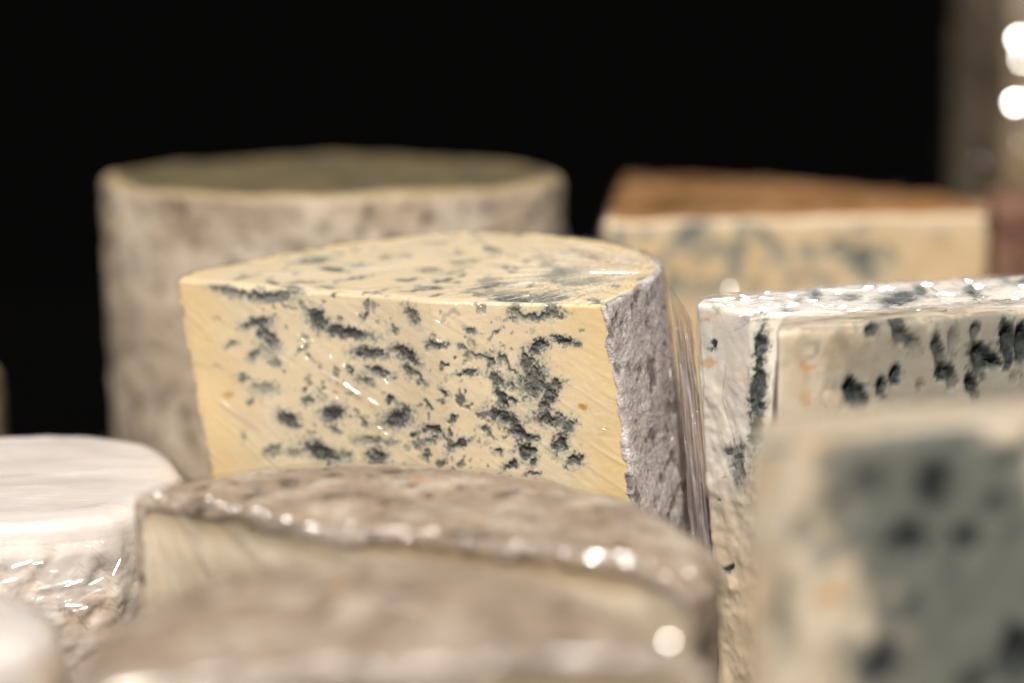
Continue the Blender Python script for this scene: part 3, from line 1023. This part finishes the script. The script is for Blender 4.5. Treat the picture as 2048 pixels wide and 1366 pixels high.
# ================================================================== white blue-veined blocks on the right
def block(name, label, pts, ztop, front_veins, top_veins, step, nwall, ncap, bev, shear, stains=(), bumps=0.0, film=None, film_disp=0.001, wscale=160, wamp=10, seed=0,
          rimf=None, creases=(), rag=0.35, mat=None, generic_top=0.0, generic=0.0, film_streak=200.0, halo_patches=(), facets=(), grow=1.0):
    o = polygon(pts, step, max(bev * 1.3, step * 1.5))
    g = prism(o, ztop, 0.0, bev, nwall=nwall, ncap=ncap, shear=shear)
    P = g.V.reshape(-1, 3)
    px, py = proj(P)
    core = np.zeros(len(P)); halo = np.zeros(len(P)); deep = np.zeros(len(P))
    cap = ((g.kind == 2) & (g.h > 1.0)).ravel()
    fr = ~cap & (g.nrm[..., 1].ravel() < 0.35) & (g.kind.ravel() > 0)
    core[fr], halo[fr], deep[fr] = vein_field(P[fr], px[fr], py[fr], front_veins, wscale, wamp, seed, rag, grow)
    if len(top_veins):
        core[cap], halo[cap], deep[cap] = vein_field(P[cap], px[cap], py[cap], top_veins, wscale, wamp * 0.5, seed + 9, rag)
    if generic_top:
        k = sstep(0.18, 0.34, fbm(P, 130, 3, seed + 40)) * generic_top * cap
        core, halo = np.maximum(core, k), np.maximum(halo, k)
    if generic:
        k = sstep(0.22, 0.38, fbm(P, 150, 3, seed + 44)) * generic * (g.kind.ravel() == 1)
        core, halo, deep = np.maximum(core, k), np.maximum(halo, k), np.maximum(deep, k * 0.6)
    if len(halo_patches):
        hp = vein_field(P[fr], px[fr], py[fr], halo_patches, 60, 25, seed + 70, 0.3)[0]
        halo[fr] = np.maximum(halo[fr], hp)
    stn = vein_field(P, px, py, stains, 120, 8, seed + 33, 0.3)[0] if len(stains) else np.zeros(len(P))
    rim = np.zeros(len(P)) if rimf is None else rimf(P, px, py, g)
    d = -0.003 * deep * (wscale > 0) + 0.0008 * fbm(P, 60, 4, seed + 2) + bumps * (fbm(P, 95, 3, seed + 3) + 0.5 * ridged(P, 60, 2, seed + 6)) * (g.kind.ravel() == 1) * sstep(0.0, 0.05, ztop - P[:, 2])
    d[(g.kind == 0).ravel()] = 0
    displace(g, d.reshape(g.kind.shape))
    base = base_of(g)
    root = thing(name, label, 'cheese', base)
    z0 = np.zeros(len(P))
    split_objects(g, base, root, mat or M_white, mat or M_white, {'mould': core, 'halo': halo, 'rim': rim, 'stain': stn, 'pit': z0}, z0)
    if film is not None:
        fg = prism(o[::2], ztop, 0.0, bev * 1.4, nwall=nwall // 2, ncap=max(12, ncap // 2 + 6), shear=shear, bottom=False)
        FP = fg.V.reshape(-1, 3)
        fcap = (fg.kind == 2).ravel()
        fd = 0.0006 + film_disp * (ridged(FP, 70, 3, seed + 50) - 0.25) + np.where(fcap, 0.0005, 0)
        st = FP * film_streak
        st[~fcap] = st[~fcap] * [1, 1, 0.22]
        displace(fg, np.maximum(fd, 0.0003).reshape(fg.V.shape[:2]))
        pk = picker(fg)
        ex = [crease([pk(*p) for p in pts_], r_, seed=seed + i) for i, (pts_, r_) in enumerate(creases)]
        for (x0_, x1_, y0_, y1_, n_) in facets:
            for k in range(n_):
                p_ = pk(rng.uniform(x0_, x1_), rng.uniform(y0_, y1_))
                ex.append(spot(p_, rng.uniform(.0003, .0018), rng.uniform(.0008, .0026), 13, seed=seed + 300 + k, turn=rng.uniform(-.35, .35), jit=0.07))
        ex = [(v - base, q_) for v, q_ in ex]
        rel(fg, base)
        child('plastic_film', film_mesh('plastic_film', fg, st, np.where(fcap, 1.0, 0.35).reshape(fg.V.shape[:2]), extra=ex), film, root)
    return root


# C: block in the focal plane
FLc = atY(1392, 606, 0.978)
zC = FLc[2]
C_pts = [FLc, atZ(1500, 628, zC), atZ(2230, 610, zC), atZ(2230, 543, zC), atZ(1700, 570, zC), atZ(1404, 596, zC)]
block('wrapped_blue_cheese_block', 'white blue-veined block with glossy film top and dark vertical cleft, beside the golden half wheel', C_pts, zC,
      [(1430, 690, 7, 9, -20, 1), (1426, 695, 5, 5, 0, 1), (1433, 612, 10, 8, 0, .5), (1516, 780, 13, 112, 3, 1), (1522, 690, 12, 24, 20, 1), (1512, 860, 12, 40, 0, 1),
       (1408, 1015, 7, 10, 20, .8), (1459, 1136, 8, 7, 0, .9), (1480, 930, 12, 40, 0, .7), (1462, 905, 10, 14, 30, .35), (1440, 1000, 4, 4, 0, .6)],
      [(1570, 578, 14, 5, 0, 1), (1630, 588, 12, 9, 40, .8), (1580, 626, 13, 9, 0, .9), (1650, 628, 30, 4, -5, .9), (1800, 597, 36, 12, -8, 1), (1775, 605, 10, 8, 0, .8), (1840, 582, 14, 9, 30, .9),
       (1945, 585, 16, 9, 30, .9), (2030, 558, 30, 10, 12, 1), (1700, 595, 20, 5, 0, .7), (1480, 595, 12, 4, 0, .6), (1520, 585, 10, 3, 0, .7), (1870, 562, 8, 5, 0, .8), (1740, 572, 12, 4, 0, .7), (1610, 575, 10, 4, 0, .8), (1600, 600, 8, 5, 0, .5)],
      0.0008, 200, 40, 0.0022, (0.075, 0.0), stains=[(1415, 643, 9, 4, -20, .8), (1418, 730, 12, 9, 0, .7), (1530, 680, 5, 10, 20, .9), (1505, 838, 5, 6, 0, .9), (1528, 725, 6, 5, 0, .7)],
      bumps=0.0016, film=F_gloss, film_disp=0.0013, wscale=300, wamp=5, seed=200, facets=[(1470, 1720, 580, 622, 15), (1850, 2050, 560, 600, 10), (1430, 1500, 598, 612, 4), (1720, 1850, 572, 582, 5)], generic_top=0.3,
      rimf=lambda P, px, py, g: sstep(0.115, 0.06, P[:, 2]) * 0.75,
      creases=[([(1372, 620), (1384, 660), (1396, 720), (1402, 790)], .0005), ([(1392, 606), (1402, 680), (1408, 760), (1404, 840)], .0006),
               ([(1480, 632), (1560, 612), (1640, 606)], .0003), ([(1460, 650), (1500, 638), (1600, 632)], .0003), ([(1455, 930), (1475, 920), (1480, 908)], .0007), ([(1444, 950), (1455, 944)], .0006),
               ([(1500, 980), (1504, 1000)], .0006), ([(1390, 900), (1402, 960), (1420, 1005)], .0002), ([(1455, 700), (1445, 780), (1470, 870), (1475, 960)], .0003),
               ([(1478, 628), (1500, 634), (1522, 622), (1530, 608)], .0012), ([(1490, 600), (1540, 592), (1580, 590)], .0014), ([(1545, 600), (1575, 606)], .0014), ([(1640, 598), (1690, 602)], .0016), ([(1680, 620), (1715, 628)], .0009),
               ([(1560, 585), (1640, 580), (1740, 580)], .0008), ([(1860, 575), (1885, 590)], .0012), ([(1930, 570), (1965, 596), (1985, 590)], .0016), ([(1980, 575), (2010, 570)], .0012), ([(1420, 600), (1470, 596)], .0008), ([(1900, 566), (1920, 572)], .001)])

# A: slice in front of it
FLa = atY(1556, 658, 0.915)
zA = FLa[2]
A_r = atZ(2230, 606, zA)
A_pts = [FLa, A_r, A_r + [0.0, 0.026, 0], FLa + [0.004, 0.026, 0]]
block('wrapped_blue_cheese_slice', 'white blue cheese slice with black mould holes, directly behind the blurred greenish slice', A_pts, zA,
      [(1705, 778, 17, 26, -25, 1), (1762, 773, 10, 17, 15, 1), (1790, 752, 10, 16, 0, 1), (1742, 662, 11, 12, 0, .8), (1800, 665, 13, 30, -25, .75), (1830, 690, 12, 14, -40, .5), (1878, 700, 12, 36, -15, .75), (1886, 745, 16, 14, 0, 1),
       (1905, 690, 10, 30, 5, .5), (1960, 715, 17, 26, -10, 1), (1980, 725, 18, 12, 0, 1), (1955, 660, 9, 18, 10, .7), (2015, 685, 12, 44, -5, 1), (2044, 690, 14, 40, 0, 1), (1945, 775, 11, 20, -10, 1), (2025, 755, 7, 7, 0, .4), (1840, 770, 7, 7, 0, .5), (1905, 760, 10, 14, 0, .6)],
      [], 0.0012, 90, 14, 0.003, (0.0, 0.0), stains=[(1615, 735, 12, 10, 0, .8), (1690, 700, 40, 40, 30, .35), (1612, 800, 10, 14, 0, .5)], bumps=0.0005, mat=M_slice, grow=1.1, film=F_clear, film_disp=0.0012, wscale=120, wamp=6, seed=300, generic_top=0.2,
      halo_patches=[(1860, 730, 170, 90, 0, .6), (1990, 720, 120, 100, 0, .65), (1720, 730, 60, 70, 0, .4)],
      creases=[([(1556, 662), (1700, 646), (1850, 634)], .0006), ([(1556, 665), (1558, 760), (1560, 850)], .0008)])

# B: nearest slice
FLb = atY(1506, 896, 0.668)
zBk = FLb[2]
B_r = atZ(2230, 842, zBk)
B_pts = [FLb, atZ(1570, 884, zBk), B_r, B_r + [0.0, 0.048, 0], FLb + [0.006, 0.046, 0]]
block('wrapped_blue_cheese_slice', 'grey-green mouldy blue cheese slice, much blurred, standing in front of the white slice', B_pts, zBk,
      [(1865, 975, 26, 36, -10, 1), (1815, 1085, 30, 24, -10, 1), (1925, 1080, 24, 22, 0, 1), (1735, 970, 34, 26, -30, .6), (1680, 1010, 22, 18, 0, .35), (1990, 1010, 18, 22, 0, .7), (2020, 920, 20, 22, 0, .6), (1915, 880, 18, 14, 0, .5),
       (1900, 1160, 20, 22, 30, .35), (1820, 1220, 22, 18, 0, .5), (1765, 1325, 30, 28, 10, 1), (2040, 1300, 36, 44, 0, 1), (1950, 1370, 30, 20, 0, .8), (1600, 1060, 12, 20, 0, .4), (1570, 1230, 14, 50, 0, .35), (2030, 1080, 16, 22, 0, .4)],
      [], 0.0016, 70, 14, 0.003, (0.0, 0.0), stains=[(1660, 1192, 26, 18, -20, .9), (1640, 890, 46, 16, 0, .5), (1530, 960, 10, 40, 0, .5), (1515, 1250, 12, 120, 0, .4)], bumps=0.0006, mat=M_slice, grow=1.25, film=F_clear, film_disp=0.0016, wscale=90, wamp=10, seed=400,
      halo_patches=[(1900, 1080, 210, 240, 0, .95), (2050, 1250, 250, 220, 0, .95), (1780, 960, 130, 90, 0, .85), (1850, 1350, 180, 120, 0, .9)],
      creases=[([(1510, 900), (1508, 1100), (1512, 1300)], .0010), ([(1550, 892), (1552, 1100), (1556, 1366)], .0009)])


# ================================================================== back right: ochre wedge with brown crust
zW = atY(1210, 436, 1.33)[2]
W_pts = [atZ(1207, 437, zW), atZ(1980, 422, zW), atZ(1982, 402, zW), atZ(1845, 382, zW), atZ(1500, 358, zW), atZ(1247, 349, zW)]
o = polygon(W_pts, 0.0016, 0.006)
g = prism(o, zW, 0.0, 0.005, nwall=90, ncap=36, shear=(0.0, 0.0))
P = g.V.reshape(-1, 3)
px, py = proj(P)
cap = (g.kind == 2)
wall = g.kind == 1
front = wall & (g.nrm[..., 1] < 0.2) & (px.reshape(cap.shape) < 1972)
W_veins = [(1375, 470, 26, 24, -30, .8), (1400, 450, 16, 22, 0, .6), (1475, 510, 12, 46, 5, .8), (1440, 500, 18, 14, 0, .6), (1410, 500, 14, 12, 0, .5), (1540, 490, 26, 14, 30, .6), (1565, 520, 14, 20, -30, .5), (1240, 480, 16, 10, 0, .9),
           (1350, 570, 18, 22, 0, .6), (1720, 520, 30, 20, -20, .9), (1730, 545, 20, 16, 0, .8), (1670, 495, 24, 14, 0, .6), (1780, 520, 14, 16, 0, .5), (1605, 505, 12, 16, 0, .4), (1640, 555, 30, 12, 0, .4), (1500, 455, 20, 10, 0, .5), (1330, 505, 16, 12, 0, .4), (1410, 580, 30, 20, 0, .4), (1720, 465, 18, 10, 0, .35), (1880, 480, 14, 10, 0, .25)]
fm = front.ravel()
core = np.zeros(len(P)); halo = np.zeros(len(P)); deep = np.zeros(len(P))
core[fm], halo[fm], deep[fm] = vein_field(P[fm], px[fm], py[fm], W_veins + [(1290 + 37 * k, 470 + (k * 53) % 110, 12 + (k * 7) % 10, 8 + (k * 5) % 7, (k * 40) % 90 - 45, .55) for k in range(14)], 130, 14, 5, 0.45)
rim = sstep(0.016, 0.004, zW - P[:, 2] + 0.005 * fbm(P, 60, 2, 3)) * fm
rind = 1.0 - front
rind[(g.kind == 0)] = 0
d = 0.001 * fbm(P, 60, 3, 1) - 0.002 * deep + rind.ravel() * 0.0016 * fbm(P, 90, 4, 2) + cap.ravel() * 0.0022 * fbm(P, 25, 2, 8)
d[(g.kind == 0).ravel()] = 0
displace(g, d.reshape(cap.shape))
base = base_of(g)
root = thing('blue_cheese_wedge', 'ochre blue cheese wedge with orange-brown crust on top, behind the white blocks', 'cheese', base)
split_objects(g, base, root, M_far, M_brown, {'mould': core, 'halo': halo, 'rim': rim, 'stain': core * 0, 'pit': core * 0}, rind)
fg = prism(o[::2], zW, 0.0, 0.006, nwall=40, ncap=20, bottom=False)
FP = fg.V.reshape(-1, 3)
displace(fg, (0.002 + 0.0014 * ridged(FP, 50, 2, 5)).reshape(fg.V.shape[:2]))
pk = picker(fg)
ex = [spot(pk(1460, 576), 0.0007, 0.0008, 8, seed=4)]
ex = [(v - base, q_) for v, q_ in ex]
rel(fg, base)
child('plastic_film', film_mesh('plastic_film', fg, FP * 60, extra=ex), F_clear, root)

# red-brown crusted cheese at its right
zR = atY(1990, 410, 1.44)[2]
p0 = atZ(1988, 412, zR)
o = polygon([p0, p0 + [0.16, 0.0, 0], p0 + [0.16, 0.09, 0], p0 + [0.01, 0.09, 0]], 0.0022, 0.008)
g = prism(o, zR, 0.0, 0.006, nwall=50, ncap=20)
P = g.V.reshape(-1, 3)
d = 0.002 * fbm(P, 70, 4, 2)
d[(g.kind == 0).ravel()] = 0
displace(g, d.reshape(g.kind.shape))
base = base_of(g)
root = thing('brown_cheese_block', 'red-brown crusted cheese at the right end of the ochre wedge', 'cheese', base)
z0 = np.zeros(len(P))
split_objects(g, base, root, M_redbrown, M_redbrown, {'pit': z0}, np.ones(len(P)), names=('paste', 'rind'))

# tall wrapped block standing behind
pc = atY(2012, 380, 1.80)[:2]
pl = atY(1893, 380, 1.90)[:2]
pr = atY(2200, 380, 1.83)[:2]
o = polygon([np.append(p, 0) for p in (pc, pr, pr + [0, .12], pl + [0.03, .09], pl)], 0.003, 0.006)
g = prism(o, 0.46, 0.0, 0.005, nwall=90, ncap=14)
P = g.V.reshape(-1, 3)
d = 0.0025 * fbm(P, 40, 4, 2)
d[(g.kind == 0).ravel()] = 0
displace(g, d.reshape(g.kind.shape))
base = base_of(g)
root = thing('tall_wrapped_cheese', 'tall upright dark mottled cheese in shiny film, behind the brown-crusted wedge', 'cheese', base)
split_objects(g, base, root, M_mottled, M_mottled, {'pit': np.zeros(len(P))}, np.ones(len(P)))
fg = prism(o[::1], 0.461, 0.0, 0.006, nwall=90, ncap=14, bottom=False)
FP = fg.V.reshape(-1, 3)
displace(fg, (0.003 + 0.003 * ridged(FP * [1, 1, .4], 45, 3, 15)).reshape(fg.V.shape[:2]))
pk = picker(fg)
ex = [spot(pk(x, y), r, r, 3.0, seed=i) for i, (x, y, r) in enumerate([(2038, 78, .0022), (2031, 205, .0024), (2046, 118, .0016), (2046, 285, .0005), (1955, 325, .0003)])]
ex = [(v - base, q_) for v, q_ in ex]
rel(fg, base)
child('plastic_film', film_mesh('plastic_film', fg, FP * 70, extra=ex), F_crumple, root)


# ================================================================== white wrapped cheeses on the left
zl = atY(120, 1040, 0.935)[2]
pts = [atZ(-320, 1060, zl), atZ(60, 1056, zl), atZ(236, 1040, zl), atZ(330, 1000, zl), atZ(375, 930, zl), atZ(330, 885, zl), atZ(240, 866, zl), atZ(60, 866, zl), atZ(-320, 880, zl)]


def bloomy(name, label, o, ztop, bev, nwall, ncap, seed, film, disp, creases=(), extra_label=None):
    g = prism(o, ztop, 0.0, bev, nwall=nwall, ncap=ncap)
    P = g.V.reshape(-1, 3)
    side = (g.kind == 1).ravel()
    pitf = sstep(0.05, 0.5, fbm(P, 75, 3, seed + 6)) * side
    d = 0.002 * fbm(P, 30, 3, seed) + side * (0.0018 * fbm(P, 85, 3, seed + 1) - 0.0010 * pitf)
    d[(g.kind == 0).ravel()] = 0
    displace(g, d.reshape(g.kind.shape))
    base = base_of(g)
    root = thing(name, label, 'cheese', base)
    z0 = np.zeros(len(P))
    st_ = sstep(0.3, 0.5, fbm(P, 50, 2, seed + 8)) * side * 0.4
    split_objects(g, base, root, M_bloom, M_bloom, {'mould': z0, 'halo': pitf * 0.8, 'rim': side * 0.12, 'stain': st_, 'pit': z0}, z0)
    fg = prism(o, ztop, 0.0, bev * 1.1, nwall=nwall, ncap=ncap, bottom=False)
    FP = fg.V.reshape(-1, 3)
    fside = (fg.kind == 1).ravel()
    st = FP * np.where(fside, 110.0, 1.0)[:, None]
    st[~fside] = FP[~fside] * [7, 22, 20]
    fd = 0.0018 + np.where(fside, disp * (ridged(FP, 42, 3, seed + 20) - 0.15), 0.0012 * ridged(FP @ np.array([[.95, .3, 0], [-.3, .95, 0], [0, 0, 1]]).T * [.35, 1, 1], 32, 2, seed + 21))
    displace(fg, np.maximum(fd, 0.0006).reshape(fg.V.shape[:2]))
    pk = picker(fg)
    ex = [(v - base, q_) for v, q_ in [crease([pk(*p) for p in pts_], r_, seed=seed + i) for i, (pts_, r_) in enumerate(creases)]]
    if creases:
        for i in range(60):
            x, y = rng.uniform(0, 235), rng.uniform(1075, 1225)
            a = rng.normal(-0.35, 0.5)
            l = rng.uniform(8, 44)
            v, q_ = crease([pk(x, y), pk(x + math.cos(a) * l, y + math.sin(a) * l)], rng.uniform(.00015, .0006), seed=900 + i)
            ex.append((v - base, q_))
    rel(fg, base)
    child('plastic_film', film_mesh('plastic_film', fg, st, extra=ex), film, root, extra_label)
    return root


bloomy('white_cheese', 'white cheese in crumpled film beside the pinkish-grey tomme', polygon(pts, 0.0012, 0.016), zl, 0.012, 90, 50, 500, F_crumple, 0.0035,
       [([(0, 1072), (40, 1058), (100, 1060)], .0004), ([(60, 1180), (100, 1172), (160, 1158)], .0007), ([(70, 1176), (112, 1178)], .0008), ([(0, 1165), (30, 1158), (48, 1150)], .0005),
        ([(158, 1186), (190, 1182), (205, 1188)], .0007), ([(150, 1045), (158, 1062), (150, 1080)], .0008), ([(165, 1080), (200, 1110), (232, 1135)], .0003), ([(145, 1222), (175, 1214)], .0005),
        ([(70, 1208), (130, 1208), (145, 1222)], .0004), ([(155, 1125), (168, 1135)], .0005)], 'crumpled clear film with bright creases')
ps = atY(128, 1270, 0.80)
zs = atY(40, 1246, 0.80)[2]
bloomy('white_cheese', 'small rounded white cheese in front of the crumpled film-wrapped white cheese', circle((ps[0] - 0.062, 0.80), 0.062, 150), zs, 0.018, 40, 30, 600, F_clear, 0.0012)

# sliver of another cheese at the far left, behind the white one
cs = atY(-58, 800, 1.34)
o = circle((cs[0] - 0.01, 1.34), 0.0265, 120)
g = prism(o, atY(0, 735, 1.34)[2], 0.0, 0.006, nwall=40, ncap=16, shear=(0.03, 0))
P = g.V.reshape(-1, 3)
d = 0.0015 * fbm(P, 80, 3, 2)
d[(g.kind == 0).ravel()] = 0
displace(g, d.reshape(g.kind.shape))
base = base_of(g)
root = thing('small_cheese_wheel', 'narrow dark olive cheese far left behind the crumpled white cheese', 'cheese', base)
split_objects(g, base, root, M_mottled, M_mottled, {'pit': np.zeros(len(P))}, np.ones(len(P)))
